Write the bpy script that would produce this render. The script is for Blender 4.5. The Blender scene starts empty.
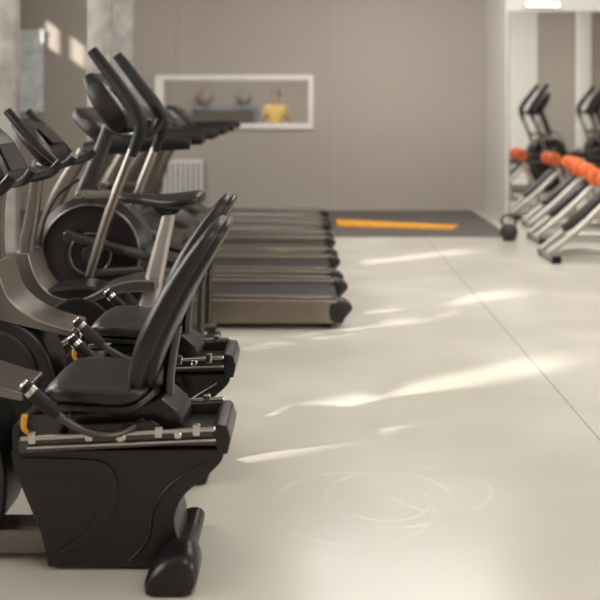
import bpy, bmesh, math, random
from mathutils import Vector, Matrix
random.seed(4)
scene=bpy.context.scene
COL=scene.collection
try:
    scene.view_settings.view_transform='Standard'
except Exception: pass

# ------------------------------------------------------------ materials
def nodes_of(name):
    m=bpy.data.materials.new(name); m.use_nodes=True
    nt=m.node_tree; b=nt.nodes['Principled BSDF']
    return m,nt,b
def mat(name,col,rough=.5,metal=0.,noise=.08,nscale=8.,bump=0.,bscale=200.,emit=None,estr=0.,spec=None,coat=0.):
    m,nt,b=nodes_of(name)
    tc=nt.nodes.new('ShaderNodeTexCoord')
    n=nt.nodes.new('ShaderNodeTexNoise'); n.inputs['Scale'].default_value=nscale; n.inputs['Detail'].default_value=4
    nt.links.new(tc.outputs['Object'],n.inputs['Vector'])
    mr=nt.nodes.new('ShaderNodeMapRange'); mr.inputs['From Min'].default_value=.3; mr.inputs['From Max'].default_value=.7
    mr.inputs['To Min'].default_value=1-noise; mr.inputs['To Max'].default_value=1+noise
    nt.links.new(n.outputs['Fac'],mr.inputs['Value'])
    mx=nt.nodes.new('ShaderNodeVectorMath'); mx.operation='SCALE'; mx.inputs[0].default_value=col
    nt.links.new(mr.outputs['Result'],mx.inputs['Scale'])
    nt.links.new(mx.outputs['Vector'],b.inputs['Base Color'])
    b.inputs['Roughness'].default_value=rough; b.inputs['Metallic'].default_value=metal
    if spec is not None: b.inputs['Specular IOR Level'].default_value=spec
    if coat: b.inputs['Coat Weight'].default_value=coat; b.inputs['Coat Roughness'].default_value=.15
    if bump:
        n2=nt.nodes.new('ShaderNodeTexNoise'); n2.inputs['Scale'].default_value=bscale
        nt.links.new(tc.outputs['Object'],n2.inputs['Vector'])
        bp=nt.nodes.new('ShaderNodeBump'); bp.inputs['Strength'].default_value=bump; bp.inputs['Distance'].default_value=.01
        nt.links.new(n2.outputs['Fac'],bp.inputs['Height']); nt.links.new(bp.outputs['Normal'],b.inputs['Normal'])
    if emit: b.inputs['Emission Color'].default_value=(*emit,1); b.inputs['Emission Strength'].default_value=estr
    return m
M={}
M['plastic']=mat('black_plastic',(.010,.009,.009),.30,bump=.04,bscale=300,spec=.4)
M['plastic2']=mat('dark_grey_plastic',(.022,.020,.019),.36,spec=.4)
M['vinyl']=mat('black_vinyl',(.009,.008,.008),.34,bump=.12,bscale=120,spec=.45)
M['rubber']=mat('black_rubber',(.009,.009,.009),.55,spec=.3)
M['silver']=mat('silver_paint',(.20,.18,.16),.27,.8,noise=.05)
M['benchsilver']=mat('bench_silver_paint',(.50,.47,.43),.33,.7,noise=.05)
M['postsilver']=mat('bright_silver_paint',(.46,.44,.41),.33,.6,noise=.04)
M['steel']=mat('steel',(.55,.53,.5),.22,1.,noise=.04)
M['bronze']=mat('bronze_grey_paint',(.21,.18,.145),.33,.6,noise=.06)
M['dsteel']=mat('dark_steel',(.085,.078,.07),.30,.8)
M['orange']=mat('orange_foam',(.80,.15,.035),.5)
M['yellowk']=mat('amber_plastic',(.75,.33,.03),.4)
M['orangemat']=mat('orange_mat',(.95,.42,.03),.6)
M['screen']=mat('screen_glass',(.02,.022,.025),.08)
M['greytrim']=mat('light_grey_plastic',(.34,.33,.31),.4)
M['shadowgrey']=mat('radiator_gap_shade',(.16,.15,.14),.6)  # dark tone paints the shade between the radiator ribs
M['white']=mat('white_paint',(.84,.82,.79),.45,noise=.03)
M['iron']=mat('cast_iron',(.02,.02,.02),.45,bump=.1)
M['belt']=mat('treadmill_belt',(.014,.013,.012),.45,bump=.1,bscale=400)
M['skin']=mat('skin',(.38,.27,.20),.5)
M['hair']=mat('hair',(.22,.18,.14),.6)
M['yshirt']=mat('yellow_cloth',(.60,.43,.13),.8)
M['trous']=mat('dark_cloth',(.05,.05,.07),.8)
M['blue']=mat('blue_grey_paint',(.24,.28,.34),.5)
M['olive']=mat('olive_rubber',(.36,.32,.25),.5)
M['brown']=mat('brown_rubber',(.38,.31,.25),.5)
M['mirror']=mat('mirror_silver',(.92,.93,.91),.01,1.,noise=.0)
M['lamp']=mat('lamp_diffuser',(.9,.9,.88),.4,emit=(1,.96,.88),estr=4.)

def wallmat(name,c1,c2,rough=.75,spec=.3,sc=.8,bs=.1,lo=0.,hi=1.):
    m,nt,b=nodes_of(name)
    g=nt.nodes.new('ShaderNodeNewGeometry')
    n=nt.nodes.new('ShaderNodeTexNoise'); n.inputs['Scale'].default_value=sc; n.inputs['Detail'].default_value=6
    nt.links.new(g.outputs['Position'],n.inputs['Vector'])
    mr=nt.nodes.new('ShaderNodeMapRange'); mr.inputs['From Min'].default_value=lo; mr.inputs['From Max'].default_value=hi
    nt.links.new(n.outputs['Fac'],mr.inputs['Value'])
    r=nt.nodes.new('ShaderNodeMix'); r.data_type='RGBA'
    r.inputs['A'].default_value=(*c1,1); r.inputs['B'].default_value=(*c2,1)
    nt.links.new(mr.outputs['Result'],r.inputs['Factor']); nt.links.new(r.outputs['Result'],b.inputs['Base Color'])
    b.inputs['Roughness'].default_value=rough; b.inputs['Specular IOR Level'].default_value=spec
    n2=nt.nodes.new('ShaderNodeTexNoise'); n2.inputs['Scale'].default_value=60
    nt.links.new(g.outputs['Position'],n2.inputs['Vector'])
    bp=nt.nodes.new('ShaderNodeBump'); bp.inputs['Strength'].default_value=bs; bp.inputs['Distance'].default_value=.01
    nt.links.new(n2.outputs['Fac'],bp.inputs['Height']); nt.links.new(bp.outputs['Normal'],b.inputs['Normal'])
    return m
M['wall']=wallmat('taupe_wall_paint',(.42,.375,.335),(.45,.405,.365))
M['wall2']=wallmat('beige_wall_paint',(.52,.47,.42),(.56,.51,.46))
M['wall3']=wallmat('pale_grey_wall_paint',(.66,.64,.60),(.71,.69,.65))
M['pale']=wallmat('pale_curtain_paint',(.76,.75,.72),(.84,.83,.80))
M['ceil']=wallmat('ceiling_paint',(.62,.6,.57),(.66,.64,.6))
M['col']=wallmat('concrete_column',(.26,.245,.23),(.42,.40,.375),.8,sc=7,bs=.5,lo=.3,hi=.7)
M['rubfloor']=wallmat('dark_rubber_floor',(.10,.09,.082),(.13,.12,.11),.5)

def floormat():
    m,nt,b=nodes_of('polished_concrete')
    L=nt.links.new; N=nt.nodes.new
    g=N('ShaderNodeNewGeometry')
    def noise(s,d=6,rough=.6,dist=0.):
        n=N('ShaderNodeTexNoise'); n.inputs['Scale'].default_value=s; n.inputs['Detail'].default_value=d
        n.inputs['Roughness'].default_value=rough; n.inputs['Distortion'].default_value=dist
        L(g.outputs['Position'],n.inputs['Vector']); return n.outputs['Fac']
    def math_(op,a,b_=None,c=None):
        n=N('ShaderNodeMath'); n.operation=op
        for i,v in enumerate((a,b_,c)):
            if v is None: continue
            if isinstance(v,(int,float)): n.inputs[i].default_value=v
            else: L(v,n.inputs[i])
        return n.outputs[0]
    def ramp(v,a,b_,t0=0.,t1=1.):
        n=N('ShaderNodeMapRange'); n.interpolation_type='SMOOTHSTEP'; L(v,n.inputs['Value'])
        n.inputs['From Min'].default_value=a; n.inputs['From Max'].default_value=b_
        n.inputs['To Min'].default_value=t0; n.inputs['To Max'].default_value=t1
        return n.outputs['Result']
    def mix(f,a,b_):
        n=N('ShaderNodeMix'); n.data_type='RGBA'; L(f,n.inputs['Factor'])
        for k,v in (('A',a),('B',b_)):
            if isinstance(v,tuple): n.inputs[k].default_value=(*v,1)
            else: L(v,n.inputs[k])
        return n.outputs['Result']
    big=ramp(noise(.8,2,.45),.28,.72)
    c=mix(big,(.50,.475,.415),(.66,.64,.58))
    mid=ramp(noise(2.8,2,.45),.25,.8,0,.55)
    c=mix(mid,c,(.52,.495,.435))
    sep=N('ShaderNodeSeparateXYZ'); L(g.outputs['Position'],sep.inputs[0])
    X,Y=sep.outputs['X'],sep.outputs['Y']
    lines=None
    for axis,pos,w,k in ((X,1.29,.004,.6),(Y,4.55,.003,.2),(X,5.3,.004,.6),(X,-2.8,.004,.6)):
        d=math_('ABSOLUTE',math_('SUBTRACT',axis,pos))
        v=math_('MULTIPLY',ramp(d,w*.5,w*1.5,1,0),k)
        lines=v if lines is None else math_('MAXIMUM',lines,v)
    c=mix(lines,c,(.18,.15,.12))
    sc=None
    for cx,cy,r,s in ((.30,3.42,.24,.35),(.28,3.40,.17,.28),(.50,3.5,.20,.25),(.16,3.35,.30,.2)):
        dx=math_('SUBTRACT',X,cx); dy=math_('SUBTRACT',Y,cy)
        rr=math_('SQRT',math_('ADD',math_('MULTIPLY',dx,dx),math_('MULTIPLY',dy,dy)))
        d=math_('ABSOLUTE',math_('SUBTRACT',rr,r))
        v=math_('MULTIPLY',ramp(d,.001,.014,1,0),s)
        sc=v if sc is None else math_('MAXIMUM',sc,v)
    sc=math_('MULTIPLY',sc,ramp(noise(3.5,2),.42,.62))
    c=mix(sc,c,(.85,.83,.77))
    L(c,b.inputs['Base Color'])
    b.inputs['Roughness'].default_value=.24
    b.inputs['Specular IOR Level'].default_value=.65
    return m
M['floor']=floormat()

# ------------------------------------------------------------ mesh primitives
def merge(bm,t,rot=None,loc=None):
    if rot is not None: bmesh.ops.transform(t,matrix=rot,verts=t.verts)
    if loc is not None: bmesh.ops.translate(t,vec=Vector(loc),verts=t.verts)
    me=bpy.data.meshes.new('tmp'); t.to_mesh(me); t.free(); bm.from_mesh(me); bpy.data.meshes.remove(me)
def box(bm,c,s,ry=0.,bev=.01,seg=2,rz=0.,rx=0.):
    t=bmesh.new(); bmesh.ops.create_cube(t,size=1)
    bmesh.ops.scale(t,vec=Vector(s),verts=t.verts)
    if bev: bmesh.ops.bevel(t,geom=t.edges[:],offset=min(bev,min(s)*.49),segments=seg,affect='EDGES',profile=.5)
    R=Matrix.Rotation(rz,4,'Z')@Matrix.Rotation(ry,4,'Y')@Matrix.Rotation(rx,4,'X')
    merge(bm,t,R,c)
def catmull(pts,n,closed=False):
    out=[];N=len(pts)
    rng=range(N) if closed else range(N-1)
    for i in rng:
        if closed: p0,p1,p2,p3=pts[i-1],pts[i],pts[(i+1)%N],pts[(i+2)%N]
        else:
            p0=pts[max(i-1,0)];p1=pts[i];p2=pts[i+1];p3=pts[min(i+2,N-1)]
        for k in range(n):
            t=k/n
            out.append(.5*((2*p1)+(p2-p0)*t+(2*p0-5*p1+4*p2-p3)*t*t+(3*p1-p0-3*p2+p3)*t**3))
    if not closed: out.append(pts[-1].copy())
    return out
def prism(bm,poly,y0,y1,bev=.01,seg=2,smooth=0):
    if smooth:
        poly=catmull([Vector((x,0,z)) for x,z in poly],smooth,True); poly=[(p.x,p.z) for p in poly]
    t=bmesh.new()
    a=[t.verts.new((x,y0,z)) for x,z in poly]
    f=t.faces.new(a)
    r=bmesh.ops.extrude_face_region(t,geom=[f])
    bmesh.ops.translate(t,vec=(0,y1-y0,0),verts=[v for v in r['geom'] if isinstance(v,bmesh.types.BMVert)])
    bmesh.ops.recalc_face_normals(t,faces=t.faces)
    if bev:
        es=[e for e in t.edges if len(e.link_faces)==2 and e.calc_face_angle(0)>.6]
        bmesh.ops.bevel(t,geom=es,offset=bev,segments=seg,affect='EDGES',profile=.5,clamp_overlap=True)
    merge(bm,t)
def sec(pts,n=5):
    return [(p.x,p.z) for p in catmull([Vector((x,0,z)) for x,z in pts],n)]
def rings(bm,rs,closed=False,caps=True):
    V=[[bm.verts.new(p) for p in r] for r in rs]
    n=len(V[0]); m=len(V)
    for i in range(m if closed else m-1):
        a,b=V[i],V[(i+1)%m]
        for j in range(n):
            bm.faces.new((a[j],a[(j+1)%n],b[(j+1)%n],b[j]))
    if caps and not closed:
        bm.faces.new(V[0][::-1]); bm.faces.new(V[-1])
def tube(bm,pts,r,seg=12,sm=6,closed=False,flat=1.):
    pts=[Vector(p) for p in pts]
    rl=r if isinstance(r,(list,tuple)) else [r]*len(pts)
    if len(pts)>2 and sm>1:
        P_=catmull(pts,sm,closed)
        R=catmull([Vector((x,0,0)) for x in rl],sm,closed); R=[max(v.x,.001) for v in R]
    else: P_=pts; R=list(rl)
    t=bmesh.new(); rs=[]; up=None; n=len(P_)
    for i,p in enumerate(P_):
        if closed: d=P_[(i+1)%n]-P_[i-1]
        else: d=P_[min(i+1,n-1)]-P_[max(i-1,0)]
        d.normalize()
        if up is None:
            up=Vector((0,1,0)) if abs(d.y)<.9 else Vector((0,0,1))
        u=(up-d*up.dot(d))
        if u.length<1e-4: u=d.orthogonal()
        u.normalize(); v=d.cross(u); up=u
        rs.append([p+(u*math.cos(a)*flat+v*math.sin(a))*R[i] for a in [2*math.pi*k/seg for k in range(seg)]])
    rings(t,rs,closed)
    bmesh.ops.recalc_face_normals(t,faces=t.faces)
    merge(bm,t)
def cyl(bm,p0,p1,r,r2=None,seg=28,bev=.004):
    p0=Vector(p0);p1=Vector(p1); d=p1-p0; L=d.length
    r2=r if r2 is None else r2
    b=min(bev,L*.3,r*.5)
    prof=[(r-b,0),(r,b),(r2,L-b),(r2-b,L)]
    q=d.to_track_quat('Z','Y').to_matrix()
    t=bmesh.new()
    rs=[[p0+q@Vector((max(a,.0005)*math.cos(x),max(a,.0005)*math.sin(x),z)) for x in [2*math.pi*k/seg for k in range(seg)]] for a,z in prof]
    rings(t,rs); bmesh.ops.recalc_face_normals(t,faces=t.faces); merge(bm,t)
def lathe(bm,prof,p0,axis=(0,0,1),seg=32):
    q=Vector(axis).to_track_quat('Z','Y').to_matrix(); p0=Vector(p0)
    t=bmesh.new()
    rs=[[p0+q@Vector((max(a,.0005)*math.cos(x),max(a,.0005)*math.sin(x),z)) for x in [2*math.pi*k/seg for k in range(seg)]] for a,z in prof]
    rings(t,rs); bmesh.ops.recalc_face_normals(t,faces=t.faces); merge(bm,t)
def loft(bm,sp,ws,hs,y=0.,n=4.,seg=28,sm=5):
    P_=catmull([Vector((x,0,z)) for x,z in sp],sm); W=catmull([Vector((a,b,0)) for a,b in zip(ws,hs)],sm)
    t=bmesh.new(); rs=[]
    for i,p in enumerate(P_):
        d=(P_[min(i+1,len(P_)-1)]-P_[max(i-1,0)]).normalized(); nv=Vector((-d.z,0,d.x))
        ring=[]
        for k in range(seg):
            a=2*math.pi*k/seg; c,s=math.cos(a),math.sin(a)
            cx=math.copysign(abs(c)**(2/n),c); sx=math.copysign(abs(s)**(2/n),s)
            ring.append(p+Vector((0,y+cx*max(W[i].x,.003),0))+nv*sx*max(W[i].y,.002))
        rs.append(ring)
    rings(t,rs); bmesh.ops.recalc_face_normals(t,faces=t.faces); merge(bm,t)

OX=[0.]
def fin(bm,name,m,parent=None,label=None,off=True,ang=40):
    if off: bmesh.ops.translate(bm,vec=(-OX[0],0,0),verts=bm.verts)
    me=bpy.data.meshes.new(name); bm.to_mesh(me); bm.free()
    me.materials.append(M[m])
    for p in me.polygons: p.use_smooth=True
    me.set_sharp_from_angle(angle=math.radians(ang))
    o=bpy.data.objects.new(name,me); COL.objects.link(o)
    if parent:
        o.parent=parent
        wn=o.modifiers.new('WN','WEIGHTED_NORMAL'); wn.keep_sharp=True
    if label: o['label']=label
    return o
class P:
    def __init__(s,par,name,m,label=None,off=True): s.a=(par,name,m,label,off)
    def __enter__(s): s.bm=bmesh.new(); return s.bm
    def __exit__(s,*e):
        if e[0]: return False
        par,name,m,label,off=s.a
        s.o=fin(s.bm,name,m,par,label,off)
def thing(name,loc,label,cat,group=None,ox=0.):
    e=bpy.data.objects.new(name,None); e.empty_display_size=.1; e.location=loc; COL.objects.link(e)
    e['label']=label; e['category']=cat
    if group: e['group']=group
    OX[0]=ox
    return e
def last(T,nm): return [c for c in T.children if c.name.split('.')[0]==nm][-1]
def clone(root,name,loc,label,rz=0.,group=None):
    r=root.copy(); r.name=name; r.location=loc; r.rotation_euler=(0,0,rz); COL.objects.link(r); r['label']=label
    if group: r['group']=group
    def rec(src,dst):
        for c in src.children:
            k=c.copy(); COL.objects.link(k); k.parent=dst; rec(c,k)
    rec(root,r); return r

# ------------------------------------------------------------ room
def struct(name,m,fn):
    bm=bmesh.new(); fn(bm); OX[0]=0; o=fin(bm,name,m,off=False); o['kind']='structure'; return o
def panel(bm,axis,pos,th,u,v,holes):
    us=sorted({u[0],u[1],*[h[0] for h in holes],*[h[1] for h in holes]})
    zs=sorted({v[0],v[1],*[h[2] for h in holes],*[h[3] for h in holes]})
    for a,b in zip(us,us[1:]):
        run=[]
        for c,d in zip(zs,zs[1:]):
            cu,cz=(a+b)/2,(c+d)/2
            if any(h[0]<cu<h[1] and h[2]<cz<h[3] for h in holes): continue
            if run and abs(run[-1][1]-c)<1e-6: run[-1][1]=d
            else: run.append([c,d])
        for c,d in run:
            if axis=='x': box(bm,(pos+th/2,(a+b)/2,(c+d)/2),(abs(th),b-a,d-c),bev=0)
            else: box(bm,((a+b)/2,pos+th/2,(c+d)/2),(b-a,abs(th),d-c),bev=0)
H=5.0
struct('floor','floor',lambda bm: box(bm,(1.5,4.8,-.05),(12.2,15.8,.1),bev=0))
struct('ceiling','ceil',lambda bm: box(bm,(1.5,4.8,H+.05),(12.2,15.8,.1),bev=0))
struct('wall_back','wall',lambda bm: panel(bm,'y',12.6,.12,(-4.6,2.46),(0,H),[(-2.08,-.02,1.205,1.82)]))
LH=[]
tanw=.74
for (x0,x1,yw,w) in ((-.9,.6,1.27,.13),(-.8,1.5,1.66,.20),(-.4,1.1,3.06,.14),(.3,1.75,3.44,.18),(-.1,1.7,5.45,.20)):
    LH.append((yw-w/2,yw+w/2,(x0+4.5)*tanw,min((x1+4.5)*tanw,4.8)))
LH+= [(11.75,11.91,2.97,3.33),(11.97,12.12,2.90,3.30)]
struct('wall_left','wall',lambda bm: panel(bm,'x',-4.5,-.06,(-3.0,12.6),(0,H),LH))
struct('wall_right','wall2',lambda bm: box(bm,(7.55,4.8,H/2),(.1,15.6,H),bev=0))
struct('wall_front','wall2',lambda bm: box(bm,(1.5,-3.05,H/2),(12,.1,H),bev=0))
struct('wall_mirror','wall3',lambda bm: box(bm,(4.98,11.95,H/2),(5.04,1.3,H),bev=0))
struct('wall_backdrop','wall',lambda bm: box(bm,(6.02,4.55,H/2),(2.96,.1,H),bev=0))  # added backdrop wall, keeps the ceiling panels out of the mirror
struct('wall_curtain','pale',lambda bm: box(bm,(3.85,4.58,H/2),(1.36,.1,H),bev=0))
struct('trim_6','pale',lambda bm: box(bm,(5.40,4.75,H/2),(.26,.26,H),bev=.02))
struct('trim_1','wall2',lambda bm: (box(bm,(.35,12.595,H/2),(.012,.012,H),bev=0)))
struct('trim_2','wall2',lambda bm: (box(bm,(-1.85,12.595,2.9),(.01,.012,2.0),bev=0)))
for i,h in enumerate(LH):
    def fr(bm,h=h):
        t=.02
        for z in (h[2]-t/2,h[3]+t/2): box(bm,(-4.53,(h[0]+h[1])/2,z),(.07,h[1]-h[0]+.04,t),bev=0)
        for y in (h[0]-t/2,h[1]+t/2): box(bm,(-4.53,y,(h[2]+h[3])/2),(.07,t,h[3]-h[2]),bev=0)
    struct('window_%d'%(i+2),'white',fr)  # frames of unseen slits, added and placed to cast the sun streaks
def wf(bm):
    x0,x1,z0,z1=-2.17,.045,1.135,1.89
    for z in (z0+.036,z1-.036): box(bm,((x0+x1)/2,12.64,z),(x1-x0,.16,.072),bev=.006)
    for x,tt in ((x0+.055,.11),(x1-.035,.07)): box(bm,(x,12.64,(z0+z1)/2),(tt,.158,z1-z0),bev=.006)
struct('window_1','white',wf)
bm=bmesh.new(); box(bm,(-1.1,11.31,.004),(6.7,2.46,.008),bev=0)
o=fin(bm,'rubber_flooring','rubfloor',off=False); o['label']='dark grey rubber gym flooring laid along the end wall'; o['category']='flooring'
bm=bmesh.new()
vb=[(-.72,-.10),(.62,-.36),(.74,-.14),(-.72,.42)]
lo=[bm.verts.new((x,y,0)) for x,y in vb]; hi=[bm.verts.new((x,y,.02)) for x,y in vb]
bm.faces.new(lo[::-1]); bm.faces.new(hi)
for i in range(4): bm.faces.new((lo[i],lo[(i+1)%4],hi[(i+1)%4],hi[i]))
o=fin(bm,'exercise_mat','orangemat',off=False); o.location=(1.05,10.98,.008); o['label']='flat orange exercise mat tapering along the dark rubber floor'; o['category']='mat'
struct('wall_backroom','wall2',lambda bm: (box(bm,(-1,18.6,1.6),(5.4,.1,3.2),bev=0),box(bm,(-3.7,15.7,1.6),(.1,5.8,3.2),bev=0),box(bm,(1.7,15.7,1.6),(.1,5.8,3.2),bev=0)))
struct('floor_backroom','floor',lambda bm: box(bm,(-1,15.7,-.05),(5.4,5.9,.1),bev=0))
struct('ceiling_backroom','ceil',lambda bm: box(bm,(-1,15.7,3.25),(5.4,5.9,.1),bev=0))
m_=thing('wall_mirror_panel',(4.9,11.28,0),'large frameless wall mirror reflecting gym machines','mirror',ox=4.9)
with P(m_,'mirror_glass','mirror') as bm: box(bm,(4.88,.002,1.34),(4.76,.016,2.6),bev=0)
with P(m_,'mirror_edge','greytrim') as bm:
    box(bm,(4.88,.012,1.34),(4.79,.012,2.63),bev=0)
l_=thing('wall_lamp',(2.90,11.2,2.72),'white tube lamp glowing above the mirror','lamp',ox=2.90)
with P(l_,'lamp_housing','white') as bm: box(bm,(2.90,.06,0),(.44,.06,.04),bev=.01)
with P(l_,'lamp_tube','lamp') as bm: cyl(bm,(2.70,0,0),(3.10,0,0),.02)
for x in (2.72,3.08):
    with P(l_,'lamp_bracket','white') as bm: box(bm,(x,.03,0),(.03,.08,.03),bev=.004)

for nm,(x0,x1,y,d) in enumerate(((-2.30,-2.075,6.4,.05),(-2.08,-1.86,8.45,.05),(-2.26,-2.03,10.4,.07))):
    def cf(bm,x0=x0,x1=x1,y=y,d=d): box(bm,((x0+x1)/2,y,H/2),(x1-x0,d*2,H),bev=.008)
    struct('trim_%d'%(nm+3),'col',cf)

r_=thing('radiator',(-1.80,12.5,0),'white ribbed radiator mounted low on the taupe wall','radiator',ox=-1.80)
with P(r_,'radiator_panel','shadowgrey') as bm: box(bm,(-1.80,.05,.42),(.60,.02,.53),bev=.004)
with P(r_,'radiator_rib','white') as bm:
    box(bm,(-1.80,.0,.17),(.62,.04,.04),bev=.01); box(bm,(-1.80,.0,.69),(.62,.04,.04),bev=.01)
    for k in range(9): box(bm,(-2.083+k*.071,0,.43),(.042,.06,.54),bev=.008)
for x in (-1.53,-2.03):
    with P(r_,'radiator_pipe','white') as bm:
        cyl(bm,(x,.04,.16),(x,.04,.10),.012); cyl(bm,(x,.04,.11),(x,.1,.11),.012)
p_=thing('wall_poster',(-3.93,12.57,1.95),'tall pale blue-white poster hanging on the taupe wall','poster',ox=-3.93)
with P(p_,'poster_sheet','white') as bm: box(bm,(-3.93,0,0),(.42,.01,1.1),bev=.002)
mp=mat('poster_print',(.74,.82,.86),.6,noise=.22,nscale=6); p_.children[0].data.materials[0]=mp
for z in (-.56,.56):
    with P(p_,'poster_rail','white') as bm: box(bm,(-3.93,0,z),(.44,.03,.025),bev=.005)

# ------------------------------------------------------------ recumbent bike
def recumbent(loc,label):
    T=thing('recumbent_bike',loc,label,'exercise bike',group='recumbent bikes in a row',ox=-.95)
    with P(T,'seat_base','plastic','black moulded shroud sweeping down to a wedge foot') as bm:
        left=sec([(-.96,.385),(-.95,.33),(-.91,.23),(-.865,.12),(-.84,.012)],4)
        right=sec([(-.44,.012),(-.425,.05),(-.425,.10),(-.435,.17),(-.405,.24),(-.335,.30),(-.285,.35),(-.275,.39)])
        prism(bm,left+right,-.115,.115,bev=.014,seg=3)
        for s in (-1,1):
            a=sec([(-.925,.365),(-.80,.362),(-.66,.35),(-.615,.28),(-.64,.17),(-.72,.09),(-.83,.05)])
            b=sec([(-.80,.07),(-.72,.13),(-.68,.21),(-.69,.28),(-.76,.31),(-.91,.32)])
            prism(bm,a+b,s*.118-.005,s*.118+.005,bev=.002)
            tube(bm,[(-.58,s*.116,.03),(-.52,s*.116,.10),(-.50,s*.116,.20),(-.44,s*.116,.28),(-.33,s*.116,.35)],.006)
    with P(T,'rear_foot','plastic') as bm:
        t=bmesh.new(); rs=[]
        for y,k in ((-.275,.45),(-.264,.75),(-.245,.95),(-.19,1.05),(-.14,1.0),(-.08,.7),(0,.5),(.10,.5),(.20,.5)):
            base=sec([(-.505,.006),(-.505,.04),(-.475,.085),(-.43,.115),(-.38,.12),(-.352,.095),(-.343,.05),(-.355,.006)],4)
            kx=min(1,k+.15)
            rs.append([Vector((-.43+(x+.43)*kx,y,.006+(z-.006)*k)) for x,z in base])
        rings(t,rs); bmesh.ops.recalc_face_normals(t,faces=t.faces); merge(bm,t)
    with P(T,'bottom_rail','silver') as bm:
        box(bm,(-1.33,0,.065),(1.05,.12,.085),bev=.015)
    with P(T,'front_foot','plastic') as bm:
        tube(bm,[(-1.85,-.28,.035),(-1.88,-.2,.045),(-1.9,0,.05),(-1.88,.2,.045),(-1.85,.28,.035)],.036)
    with P(T,'seat_rail','dsteel') as bm:
        box(bm,(-.615,0,.41),(.66,.20,.04),bev=.008)
        for s in (-1,1):
            box(bm,(-.60,s*.125,.425),(.66,.018,.05),ry=math.radians(-3),bev=.006)
    with P(T,'seat_carriage','plastic') as bm:
        prism(bm,[(-.82,.43),(-.78,.50),(-.56,.52),(-.48,.55),(-.42,.50),(-.40,.44)],-.10,.10,bev=.012)
        prism(bm,[(-.29,.38),(-.315,.45),(-.30,.478),(-.265,.472),(-.252,.43),(-.262,.38)],-.135,.10,bev=.006,seg=2)
        box(bm,(-.94,0,.425),(.03,.24,.08),bev=.008)
        for s in (-1,1):
            prism(bm,[(-.78,.43),(-.76,.475),(-.50,.49),(-.44,.445)],s*.135-.008,s*.135+.008,bev=.005)
    with P(T,'rail_slider','steel') as bm:
        for s in (-1,1):
            cyl(bm,(-.92,s*.145,.435),(-.30,s*.145,.466),.008)
            cyl(bm,(-.90,s*.142,.405),(-.30,s*.142,.43),.005)
            for x in (-.88,-.70,-.48,-.36):
                box(bm,(x,s*.145,.437+(x+.9)*.05),(.026,.02,.038),bev=.006)
            cyl(bm,(-.60,s*.135,.44),(-.60,s*.152,.44),.016)
            cyl(bm,(-.42,s*.135,.447),(-.42,s*.152,.447),.013)
    with P(T,'adjustment_lever','yellowk','amber lever') as bm:
        tube(bm,[(-.895,-.14,.45),(-.905,-.155,.475),(-.90,-.16,.515)],[.006,.009,.010])
    with P(T,'seat','vinyl','flat padded black vinyl seat') as bm:
        loft(bm,[(-.845,.55),(-.835,.565),(-.79,.582),(-.70,.58),(-.60,.572),(-.54,.585),(-.525,.60)],[.08,.14,.18,.19,.185,.16,.11],[.010,.024,.033,.033,.033,.027,.010],n=3.8)
    with P(T,'seat_shell','plastic') as bm:
        loft(bm,[(-.82,.525),(-.78,.54),(-.66,.535),(-.56,.535),(-.50,.57)],[.10,.16,.17,.16,.11],[.010,.018,.02,.02,.018],n=3.5)
    with P(T,'backrest','vinyl','tall padded black backrest slab') as bm:
        sp=[(-.556,.565),(-.554,.60),(-.533,.68),(-.492,.78),(-.442,.88),(-.381,.98),(-.312,1.08),(-.288,1.115)]
        loft(bm,sp,[.11,.16,.188,.198,.19,.17,.13,.07],[.014,.030,.040,.044,.041,.035,.026,.012],n=3.8)
    with P(T,'backrest_shell','plastic') as bm:
        sp=[(-.53,.57),(-.515,.61),(-.492,.69),(-.451,.79),(-.40,.89),(-.345,.98),(-.284,1.08),(-.265,1.113)]
        loft(bm,sp,[.09,.14,.17,.182,.175,.155,.115,.055],[.012,.020,.025,.026,.024,.020,.016,.008],n=3.6)
    with P(T,'backrest_post','plastic') as bm:
        tube(bm,[(-.47,0,.47),(-.47,0,.60),(-.445,0,.76)],.02,flat=2.)
    for s in (-1,1):
        with P(T,'handle','dsteel','bent dark side handle') as bm:
            tube(bm,[(-.54,s*.10,.475),(-.60,s*.20,.47),(-.67,s*.245,.49),(-.74,s*.26,.53),(-.80,s*.265,.58)],.012)
        h=last(T,'handle')
        with P(h,'grip','rubber','straight black grip') as bm:
            tube(bm,[(-.765,s*.262,.55),(-.80,s*.265,.58),(-.865,s*.27,.642)],[.018,.021,.02],sm=4)
        with P(h,'sensor_plate','steel') as bm:
            tube(bm,[(-.842,s*.268,.619),(-.853,s*.269,.630)],[.0215,.0215],sm=1)
            cyl(bm,(-.865,s*.27,.642),(-.874,s*.271,.650),.018)
    with P(T,'drive_housing','plastic','black rounded crank housing') as bm:
        prism(bm,[(-1.0,.15),(-.985,.33),(-1.04,.50),(-1.15,.60),(-1.30,.66),(-1.50,.66),(-1.66,.55),(-1.74,.38),(-1.70,.15),(-1.5,.07),(-1.15,.07)],-.11,.11,bev=.025,seg=3,smooth=4)
        for s in (-1,1): lathe(bm,[(.20,0),(.205,.008),(.19,.018),(.05,.022),(.0,.022)],(-1.27,s*.108,.37),(0,s,0),seg=48)
    with P(T,'housing_trim','silver','curved grey metal cover') as bm:
        top=sec([(-.92,.57),(-1.0,.59),(-1.10,.63),(-1.19,.71),(-1.235,.85)])
        bot=sec([(-1.33,.85),(-1.36,.72),(-1.34,.64),(-1.26,.62),(-1.15,.59),(-1.0,.555),(-.92,.54)])
        prism(bm,top+bot,-.115,.115,bev=.012,seg=3)
    with P(T,'console_mast','silver') as bm:
        loft(bm,[(-1.285,.80),(-1.28,.92),(-1.27,1.05),(-1.25,1.22)],[.05,.04,.034,.03],[.05,.035,.028,.026],n=3)
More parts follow.
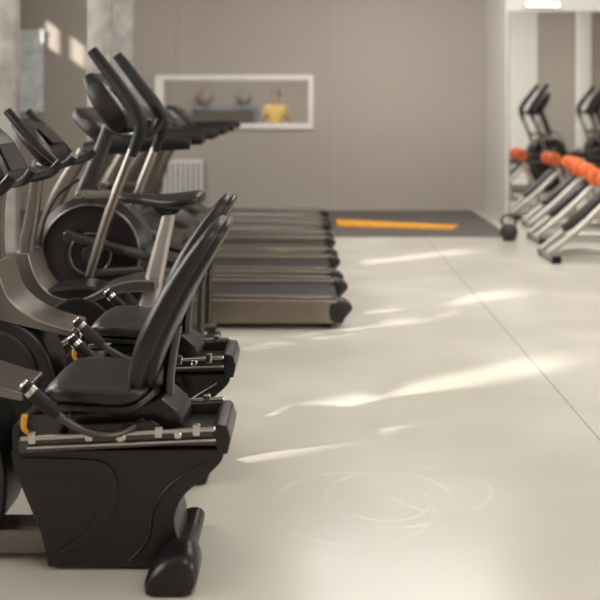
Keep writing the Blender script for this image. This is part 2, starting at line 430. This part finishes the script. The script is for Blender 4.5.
    with P(T,'console','plastic','dark console with screen') as bm:
        loft(bm,[(-1.19,1.15),(-1.21,1.19),(-1.27,1.31),(-1.32,1.39)],[.10,.16,.16,.12],[.02,.035,.035,.02],n=6)
    with P(last(T,'console'),'screen','screen') as bm:
        box(bm,(-1.207,0,1.275),(.006,.20,.12),ry=math.radians(-25),bev=.002)
    with P(T,'handlebar','plastic','short black handlebar') as bm:
        for s in (-1,1):
            tube(bm,[(-1.26,s*.04,1.18),(-1.18,s*.12,1.17),(-1.10,s*.18,1.19),(-1.06,s*.20,1.235)],[.016,.018,.021,.02])
    for s in (-1,1):
        with P(T,'crank','steel') as bm:
            tube(bm,[(-1.27,s*.13,.37),(-1.27-.06*s,s*.17,.37+.13*s)],[.016,.013],sm=1)
            cyl(bm,(-1.27,s*.10,.37),(-1.27,s*.15,.37),.03)
        with P(T,'pedal','plastic') as bm:
            box(bm,(-1.27-.06*s,s*.23,.37+.13*s),(.025,.10,.11),bev=.006,ry=.2)
            tube(bm,[(-1.25-.06*s,s*.19,.42+.13*s),(-1.20-.06*s,s*.20,.40+.13*s),(-1.20-.06*s,s*.26,.36+.13*s),(-1.25-.06*s,s*.27,.34+.13*s)],.008,flat=2)
    return T
REC=recumbent((-.95,3.0,0),'black recumbent exercise bike with padded backrest and side handles')
clone(REC,'recumbent_bike',(-1.0,3.80,0),'black recumbent exercise bike beside the upright bike',group='recumbent bikes in a row')

# ------------------------------------------------------------ upright bike
def upright(loc):
    T=thing('upright_bike',loc,'silver and black upright exercise bike with padded saddle','exercise bike',ox=-1.2)
    with P(T,'saddle','vinyl','wide flat black saddle') as bm:
        loft(bm,[(-.985,1.0),(-.96,1.005),(-.86,1.0),(-.76,.99),(-.66,.995),(-.575,1.01),(-.55,1.012)],[.025,.045,.065,.115,.15,.135,.08],[.012,.022,.028,.034,.038,.034,.018],n=3)
    with P(T,'saddle_clamp','plastic') as bm:
        prism(bm,[(-.82,.965),(-.66,.965),(-.69,.925),(-.77,.915)],-.04,.04,bev=.008)
        cyl(bm,(-.73,-.06,.94),(-.73,.06,.94),.014)
    with P(T,'seat_post','postsilver','round-edged silver seat post') as bm:
        loft(bm,[(-.728,.955),(-.742,.88),(-.775,.74),(-.83,.50),(-.85,.42)],[.034,.036,.038,.045,.055],[.030,.034,.040,.052,.06],n=3)
    with P(T,'drive_housing','plastic') as bm:
        prism(bm,[(-.86,.14),(-.84,.30),(-.92,.46),(-1.08,.56),(-1.28,.56),(-1.46,.50),(-1.58,.36),(-1.60,.18),(-1.5,.07),(-.95,.07)],-.11,.11,bev=.025,seg=3,smooth=4)
        for s in (-1,1): lathe(bm,[(.18,0),(.185,.008),(.17,.018),(.05,.022),(.0,.022)],(-1.18,s*.108,.33),(0,s,0),seg=48)
    with P(T,'frame_cover','silver','sweeping grey metal frame cover') as bm:
        top=sec([(-.78,.60),(-.90,.60),(-1.02,.57),(-1.16,.51),(-1.29,.52),(-1.38,.60),(-1.43,.74)])
        bot=sec([(-1.52,.74),(-1.55,.56),(-1.54,.46),(-1.48,.43),(-1.40,.43),(-1.28,.445),(-1.12,.485),(-.98,.53),(-.86,.54),(-.78,.545)])
        prism(bm,top+bot,-.12,.12,bev=.016,seg=3)
    with P(T,'console_mast','silver') as bm:
        loft(bm,[(-1.48,.68),(-1.47,.78),(-1.44,.95),(-1.41,1.2)],[.05,.04,.034,.03],[.05,.04,.034,.03],n=3.5)
    with P(T,'console','plastic','dark console with screen') as bm:
        loft(bm,[(-1.30,1.18),(-1.33,1.22),(-1.42,1.33),(-1.50,1.40)],[.10,.17,.17,.13],[.025,.045,.045,.025],n=6)
    with P(last(T,'console'),'screen','screen') as bm: box(bm,(-1.348,0,1.333),(.006,.20,.11),ry=math.radians(-46),bev=.002)
    with P(T,'handlebar','plastic','black handlebar with raised horns') as bm:
        for s in (-1,1):
            tube(bm,[(-1.40,s*.03,1.18),(-1.31,s*.12,1.18),(-1.22,s*.19,1.20),(-1.17,s*.21,1.24)],[.018,.02,.023,.022])
            tube(bm,[(-1.26,s*.16,1.19),(-1.34,s*.19,1.27),(-1.43,s*.18,1.36),(-1.52,s*.16,1.46)],[.018,.022,.024,.022])
    for s in (-1,1):
        with P(T,'crank','steel') as bm:
            tube(bm,[(-1.18,s*.13,.33),(-1.18+.12*s,s*.17,.33+.08*s)],[.016,.013],sm=1)
            cyl(bm,(-1.18,s*.10,.33),(-1.18,s*.15,.33),.03)
        with P(T,'pedal','plastic') as bm:
            box(bm,(-1.18+.12*s,s*.23,.33+.08*s),(.11,.10,.025),bev=.006)
            tube(bm,[(-1.23+.12*s,s*.19,.35+.08*s),(-1.21+.12*s,s*.20,.41+.08*s),(-1.21+.12*s,s*.26,.41+.08*s),(-1.23+.12*s,s*.27,.35+.08*s)],.008,flat=2)
    with P(T,'bottom_rail','silver') as bm: box(bm,(-1.2,0,.06),(.95,.10,.07),bev=.012)
    for x in (-1.68,-.72):
        with P(T,'foot','plastic') as bm:
            tube(bm,[(x,-.26,.032),(x,-.2,.045),(x,0,.05),(x,.2,.045),(x,.26,.032)],.034)
    return T
upright((-1.2,4.68,0))

# ------------------------------------------------------------ elliptical
def elliptical(loc):
    T=thing('elliptical_trainer',loc,'black elliptical trainer with round flywheel housing and tall arms','elliptical trainer',ox=-1.1)
    cx,cz=-1.28,.62
    with P(T,'flywheel_housing','plastic','large round black flywheel housing') as bm:
        lathe(bm,[(.10,-.11),(.20,-.10),(.27,-.10),(.285,-.11),(.335,-.075),(.34,0),(.335,.075),(.285,.11),(.27,.10),(.20,.10),(.10,.11)],(cx,0,cz),(0,1,0),seg=56)
        prism(bm,[(-1.56,.10),(-1.0,.10),(-.98,.40),(-1.05,.55),(-1.5,.55),(-1.57,.40)],-.09,.09,bev=.02)
    with P(T,'wheel_rim','silver','thin grey rim') as bm:
        for s in (-1,1):
            tube(bm,[(cx+.286*math.cos(a),s*.108,cz+.286*math.sin(a)) for a in [2*math.pi*k/24 for k in range(24)]],.008,closed=True,sm=2)
            tube(bm,[(cx+.12*math.cos(a),s*.112,cz+.12*math.sin(a)) for a in [2*math.pi*k/20 for k in range(20)]],.007,closed=True,sm=2)
    with P(T,'wheel_hub','dsteel') as bm: cyl(bm,(cx,-.14,cz),(cx,.14,cz),.045)
    with P(T,'mast','plastic2','slanted dark mast') as bm:
        loft(bm,[(-1.42,.60),(-1.36,.90),(-1.25,1.20),(-1.16,1.45)],[.06,.05,.045,.04],[.06,.045,.04,.035],n=3.5)
    with P(T,'console','plastic','bulky dark angular console with screen') as bm:
        loft(bm,[(-1.08,1.34),(-1.12,1.41),(-1.22,1.56),(-1.29,1.66)],[.15,.22,.22,.17],[.04,.075,.065,.03],n=6)
    with P(last(T,'console'),'screen','screen') as bm: box(bm,(-1.098,0,1.545),(.006,.26,.15),ry=math.radians(-33),bev=.002)
    with P(T,'fixed_handlebar','plastic') as bm:
        for s in (-1,1): tube(bm,[(-1.20,s*.03,1.36),(-1.08,s*.12,1.32),(-.96,s*.17,1.33),(-.92,s*.18,1.40)],.024)
    for s,dx in ((-1,-.01),(1,.03)):
        with P(T,'swing_arm','silver','long grey swing arm') as bm:
            tube(bm,[(-1.24+dx,s*.26,.52),(-1.12+dx,s*.27,.9),(-.99+dx,s*.27,1.24)],[.028,.028,.026])
            cyl(bm,(-1.3,s*.10,.98),(-1.3,s*.29,.98),.022)
            box(bm,(-1.19+dx*.6,s*.27,.98),(.20,.03,.05),bev=.012)
        with P(last(T,'swing_arm'),'grip','rubber','thick black hand grip leaning forward') as bm:
            tube(bm,[(-1.0+dx,s*.27,1.20),(-.95+dx,s*.265,1.36),(-.985+dx,s*.26,1.47),(-1.10+dx,s*.25,1.63),(-1.23+dx,s*.24,1.80)],[.028,.038,.041,.039,.032])
        with P(T,'pedal_arm','dsteel') as bm:
            tube(bm,[(cx+.1*s,s*.20,cz-.12*s),(-.90,s*.20,.56-.05*s),(-.60,s*.20,.50)],.028,sm=3)
            tube(bm,[(-1.24+dx,s*.26,.54),(-.95,s*.22,.55)],.02,sm=1)
            cyl(bm,(cx+.1*s,s*.13,cz-.12*s),(cx+.1*s,s*.23,cz-.12*s),.03)
        with P(T,'foot_plate','plastic') as bm:
            loft(bm,[(-.93,.68),(-.90,.63),(-.81,.60),(-.63,.56),(-.59,.56)],[.05,.07,.075,.07,.04],[.01,.018,.02,.018,.01],y=s*.20,n=4)
        with P(T,'rear_link','dsteel') as bm: tube(bm,[(-.62,s*.20,.50),(-.63,s*.20,.14)],.022,sm=1)
        with P(T,'guide_rail','silver') as bm: tube(bm,[(-1.05,s*.20,.10),(-.58,s*.20,.12)],.03,sm=1,flat=1.3)
    with P(T,'power_cable','rubber') as bm:
        tube(bm,[(-1.36,-.06,1.05),(-1.48,-.12,.95),(-1.56,-.13,.75),(-1.57,-.12,.5),(-1.52,-.11,.3)],.009)
    with P(T,'base_frame','dsteel') as bm:
        box(bm,(-1.12,0,.07),(1.14,.12,.08),bev=.012)
        for x in (-1.7,-.60): box(bm,(x,0,.045),(.09,.56,.07),bev=.02)
    for x in (-1.7,-.60):
        for s in (-1,1):
            with P(T,'foot','rubber') as bm: cyl(bm,(x,s*.24,0),(x,s*.24,.03),.035)
    return T
E=elliptical((-1.1,5.36,0))
g='elliptical trainers'
E['group']=g
clone(E,'elliptical_trainer',(3.72,7.7,0),'black elliptical trainer standing opposite the mirror',rz=math.radians(180),group=g)
clone(E,'elliptical_trainer',(5.1,6.3,0),'black elliptical trainer standing opposite the mirror',rz=math.radians(180),group=g)

# ------------------------------------------------------------ treadmill
def treadmill(loc):
    T=thing('treadmill',loc,'black treadmill with bronze side rails','treadmill',group='treadmills in a row',ox=-.8)
    S=-.38
    with P(T,'deck_frame','bronze') as bm:
        for s in (-1,1):
            prism(bm,[(-1.5,.035),(.17,.035),(.19,.10),(.19,.195),(-1.5,.21)],s*.345-.06,s*.345+.06,bev=.018,seg=3)
    with P(T,'running_belt','belt') as bm:
        box(bm,(-.67,0,.155),(1.66,.56,.035),bev=.012)
        cyl(bm,(.15,-.275,.128),(.15,.275,.128),.042)
    for s in (-1,1):
        with P(T,'side_rail','silver','grey ribbed foot rail') as bm:
            box(bm,(-.65,s*.345,.208),(1.60,.08,.016),ry=.008,bev=.006)
        with P(T,'rear_cap','plastic','compact black end cap') as bm:
            loft(bm,[(.12,.115),(.15,.115),(.21,.112),(.245,.105),(.26,.095)],[.058,.064,.062,.048,.02],[.075,.088,.084,.064,.03],y=s*.345,n=4)
    with P(T,'rear_crossbar','plastic') as bm: box(bm,(.20,0,.075),(.05,.56,.06),bev=.015)
    with P(T,'motor_hood','plastic2','sloping dark motor hood') as bm:
        loft(bm,[(-.80+S,.185),(-.86+S,.22),(-.98+S,.27),(-1.12+S,.30),(-1.28+S,.28),(-1.42+S,.20),(-1.46+S,.12)],[.26,.30,.36,.39,.39,.36,.25],[.02,.045,.075,.10,.10,.08,.03],n=4.5)
        box(bm,(-1.25+S,0,.12),(.36,.74,.16),bev=.03)
    for x in (-1.6,.12):
        for s in (-1,1):
            with P(T,'foot','rubber') as bm: cyl(bm,(x,s*.33,0),(x,s*.33,.05),.03)
    for s in (-1,1):
        with P(T,'upright_post','silver','broad slanted grey upright') as bm:
            loft(bm,[(-1.50+S,.14),(-1.44+S,.45),(-1.31+S,.85),(-1.12+S,1.18)],[.028,.028,.026,.025],[.06,.055,.05,.045],y=s*.36,n=4)
        with P(T,'handrail','plastic','thick black handrail') as bm:
            tube(bm,[(-1.12+S,s*.34,1.18),(-.98+S,s*.345,1.21),(-.76+S,s*.345,1.222),(-.52+S,s*.345,1.23),(-.42+S,s*.345,1.225)],[.055,.058,.05,.045,.036],flat=.7)
    with P(T,'console','plastic','wide dark console') as bm:
        loft(bm,[(-.93+S,1.19),(-.97+S,1.23),(-1.08+S,1.33),(-1.20+S,1.43),(-1.24+S,1.455)],[.22,.35,.38,.32,.16],[.02,.06,.065,.045,.015],n=5)
        box(bm,(-.98+S,0,1.20),(.30,.70,.09),bev=.03)
    with P(last(T,'console'),'screen','screen') as bm: box(bm,(-1.02+S,0,1.37),(.006,.34,.14),ry=math.radians(-47),bev=.002)
    with P(T,'grip_bar','plastic') as bm:
        tube(bm,[(-.97+S,-.22,1.22),(-.86+S,-.20,1.25),(-.82+S,0,1.26),(-.86+S,.20,1.25),(-.97+S,.22,1.22)],.018)
    return T
TM=treadmill((-.8,6.36,0))
for k,y in enumerate((7.40,8.47,9.55,10.62)):
    clone(TM,'treadmill',(-.82-.01*k,y,.008 if k==3 else 0),'black treadmill with bronze side rails standing beside other treadmills',group='treadmills in a row')

# ------------------------------------------------------------ incline bench with orange rollers
def bench(loc):
    T=thing('incline_bench',loc,'silver framed incline bench with orange foam rollers','weight bench',group='incline benches by the mirror',ox=2.7)
    with P(T,'frame','benchsilver','silver tube frame') as bm:
        tube(bm,[(2.30,0,.05),(2.55,0,.07),(3.15,0,.06)],.034,sm=1)
        for s in (-1,1):
            tube(bm,[(2.25,s*.14,.07),(2.58,s*.13,.34),(2.90,s*.08,.64)],.031,sm=4)
        tube(bm,[(3.12,0,.06),(3.0,0,.38),(2.86,0,.66)],.034,sm=3)
        tube(bm,[(2.86,-.10,.63),(2.86,.10,.63)],.022,sm=1)
        box(bm,(2.30,0,.04),(.07,.5,.05),bev=.012); box(bm,(3.14,0,.04),(.07,.5,.05),bev=.012)
    for x in (2.30,3.14):
        for s in (-1,1):
            with P(T,'foot_cap','rubber') as bm: box(bm,(x,s*.25,.035),(.085,.05,.07),bev=.012)
    with P(T,'pad','vinyl','black padded board') as bm:
        loft(bm,[(2.44,.275),(2.46,.30),(2.56,.39),(2.76,.57),(2.84,.645),(2.855,.66)],[.04,.085,.095,.095,.085,.04],[.012,.025,.028,.028,.025,.012],n=4)
    with P(T,'roller_bar','steel') as bm:
        cyl(bm,(2.80,-.23,.775),(2.80,.23,.775),.014)
        tube(bm,[(2.86,0,.64),(2.80,0,.775)],.02,sm=1)
    for s in (-1,1):
        with P(T,'foam_roller','orange','orange foam roller') as bm:
            lathe(bm,[(.02,0),(.065,.003),(.085,.018),(.085,.115),(.065,.132),(.02,.135)],(2.80,s*.08,.775),(0,s,0))
    return T
B=bench((2.70,8.65,0))
gb='incline benches by the mirror'
clone(B,'incline_bench',(2.86,9.75,0),'silver framed incline bench with orange foam rollers',group=gb)
clone(B,'incline_bench',(3.05,10.80,0),'silver framed incline bench with orange foam rollers',group=gb)

T=thing('kettlebell',(2.17,9.82,0),'dark cast iron kettlebell on the concrete floor','kettlebell',ox=0)
with P(T,'kettlebell_body','iron') as bm:
    prof=[(.0,0),(.06,0),(.065,.005)]
    for k in range(1,14):
        a=-math.pi/2+.75+(math.pi-1.0)*k/13
        prof.append((.098*math.cos(a),.09+.098*math.sin(a)))
    prof.append((0,.188)); lathe(bm,prof,(0,0,0))
with P(T,'kettlebell_handle','iron') as bm:
    tube(bm,[(-.05,0,.14),(-.078,0,.205),(-.062,0,.262),(0,0,.275),(.062,0,.262),(.078,0,.205),(.05,0,.14)],.014)

# ------------------------------------------------------------ back room content
def skin_obj(name,verts,edges,rad,m,par=None,root=0):
    me=bpy.data.meshes.new(name); me.from_pydata(verts,edges,[]); o=bpy.data.objects.new(name,me); COL.objects.link(o)
    me.materials.append(M[m]); md=o.modifiers.new('Skin','SKIN'); md.use_smooth_shade=True
    for i,r in enumerate(rad): me.skin_vertices[0].data[i].radius=(r,r) if not isinstance(r,tuple) else r
    me.skin_vertices[0].data[root].use_root=True
    s=o.modifiers.new('Sub','SUBSURF'); s.levels=1; s.render_levels=2
    if par: o.parent=par
    return o
PT=thing('person',(-.66,17.4,0),'person in a yellow t-shirt and dark trousers standing','person')
V=[(0,0,.95),(0,0,1.15),(0,0,1.38),(0,0,1.47),(0,-.01,1.56),(0,-.02,1.68),
   (-.17,0,1.40),(-.25,.02,1.14),(-.24,-.08,.90),(-.23,-.12,.82),(.17,0,1.40),(.25,.02,1.14),(.24,-.08,.90),(.23,-.12,.82),
   (-.09,0,.90),(-.11,0,.50),(-.12,.02,.09),(-.12,-.13,.04),(.09,0,.90),(.11,0,.50),(.12,.02,.09),(.12,-.13,.04)]
Ed=[(0,1),(1,2),(2,3),(3,4),(4,5),(2,6),(6,7),(7,8),(8,9),(2,10),(10,11),(11,12),(12,13),(0,14),(14,15),(15,16),(16,17),(0,18),(18,19),(19,20),(20,21)]
R=[(.13,.1),(.12,.09),(.14,.1),.055,.07,.085,.06,.045,.035,.03,.06,.045,.035,.03,.08,.06,.04,.035,.08,.06,.04,.035]
skin_obj('body',V,Ed,R,'skin',PT)
skin_obj('shirt',[V[0],V[1],V[2],(0,0,1.44),V[6],(-.225,.01,1.24),V[10],(.225,.01,1.24)],[(0,1),(1,2),(2,3),(2,4),(4,5),(2,6),(6,7)],[(.16,.12),(.15,.115),(.16,.12),.07,.08,.065,.08,.065],'yshirt',PT)
skin_obj('trousers',[(0,0,.97),V[14],V[15],(-.12,.02,.10),V[18],V[19],(.12,.02,.10)],[(0,1),(1,2),(2,3),(0,4),(4,5),(5,6)],[(.15,.12),.10,.08,.06,.10,.08,.06],'trous',PT)
OX[0]=0
with P(PT,'hair','hair') as bm:
    lathe(bm,[(.085,-.03),(.10,.0),(.10,.04),(.08,.09),(.04,.115),(0,.12)],(0,.012,1.67))
S_=thing('storage_rack',(-1.7,18.2,0),'blue-grey metal rack holding exercise balls','rack',ox=-1.7)
for x in (-2.35,-1.1):
    with P(S_,'rack_post','blue') as bm:
        for y in (-.18,.18): box(bm,(x,y,.71),(.05,.05,1.42),bev=.005)
        box(bm,(x,0,.2),(.04,.36,.04),bev=.005)
for z in (.3,.8,1.42):
    with P(S_,'rack_shelf','blue') as bm: box(bm,(-1.725,0,z),(1.3,.4,.06),bev=.005)
for i,(x,r,mm) in enumerate(((-2.12,.17,'brown'),(-1.35,.15,'olive'))):
    b_=thing('exercise_ball',(x,18.2,1.452+r),'round exercise ball resting on the blue-grey rack','ball',group='exercise balls on the rack',ox=0)
    with P(b_,'ball_shell',mm) as bm:
        bmesh.ops.create_icosphere(bm,subdivisions=4,radius=r)
    with P(b_,'valve','rubber') as bm: cyl(bm,(0,-r-.002,0),(0,-r+.01,0),.01)

# ------------------------------------------------------------ lights
def area(name,loc,rot,sx,sy,e,col=(1,.965,.92)):
    l=bpy.data.lights.new(name,'AREA'); l.shape='RECTANGLE'; l.size=sx; l.size_y=sy; l.energy=e; l.color=col
    o=bpy.data.objects.new(name,l); o.location=loc; o.rotation_euler=rot; COL.objects.link(o); return o
for i,(x,y,e) in enumerate(((1.0,9.6,95),(1.8,6.2,85),(4.8,8.5,95),(1.5,.5,55))):
    area('ceiling_fill',(x,y,3.9),(0,0,0),2.2,1.2,e)  # added fill panels hung overhead for the room's ambient light
area('fill_left',(-4.35,4.6,2.4),(0,math.radians(-90),0),1.8,8.5,315)  # added soft panel inside the wall, stands in for window daylight
area('fill_right',(7.3,1.0,2.4),(0,math.radians(90),0),1.8,6,215,(1,.96,.9))  # added soft panel at the blank right wall, fills from that side
area('backroom_light',(-1,15.5,3.15),(0,0,0),2,1,100)
sun=bpy.data.lights.new('sun','SUN'); sun.energy=11; sun.angle=math.radians(2.0); sun.color=(1,.93,.82)
so=bpy.data.objects.new('sun',sun); COL.objects.link(so)
d=Vector((1,.6,-tanw)); so.rotation_euler=d.to_track_quat('-Z','Y').to_euler()
w=bpy.data.worlds.new('World'); scene.world=w; w.use_nodes=True
w.node_tree.nodes['Background'].inputs['Color'].default_value=(.8,.85,.95,1); w.node_tree.nodes['Background'].inputs['Strength'].default_value=1.

# ------------------------------------------------------------ camera
c=bpy.data.cameras.new('camera'); co=bpy.data.objects.new('camera',c); COL.objects.link(co)
co.location=(0,0,1.5); co.rotation_euler=(math.radians(90),0,0)
c.sensor_width=36; c.lens=54; c.shift_x=-10/600; c.shift_y=-197/600
c.clip_start=.05
c.dof.use_dof=True; c.dof.focus_distance=3.5; c.dof.aperture_fstop=1.9
scene.camera=co
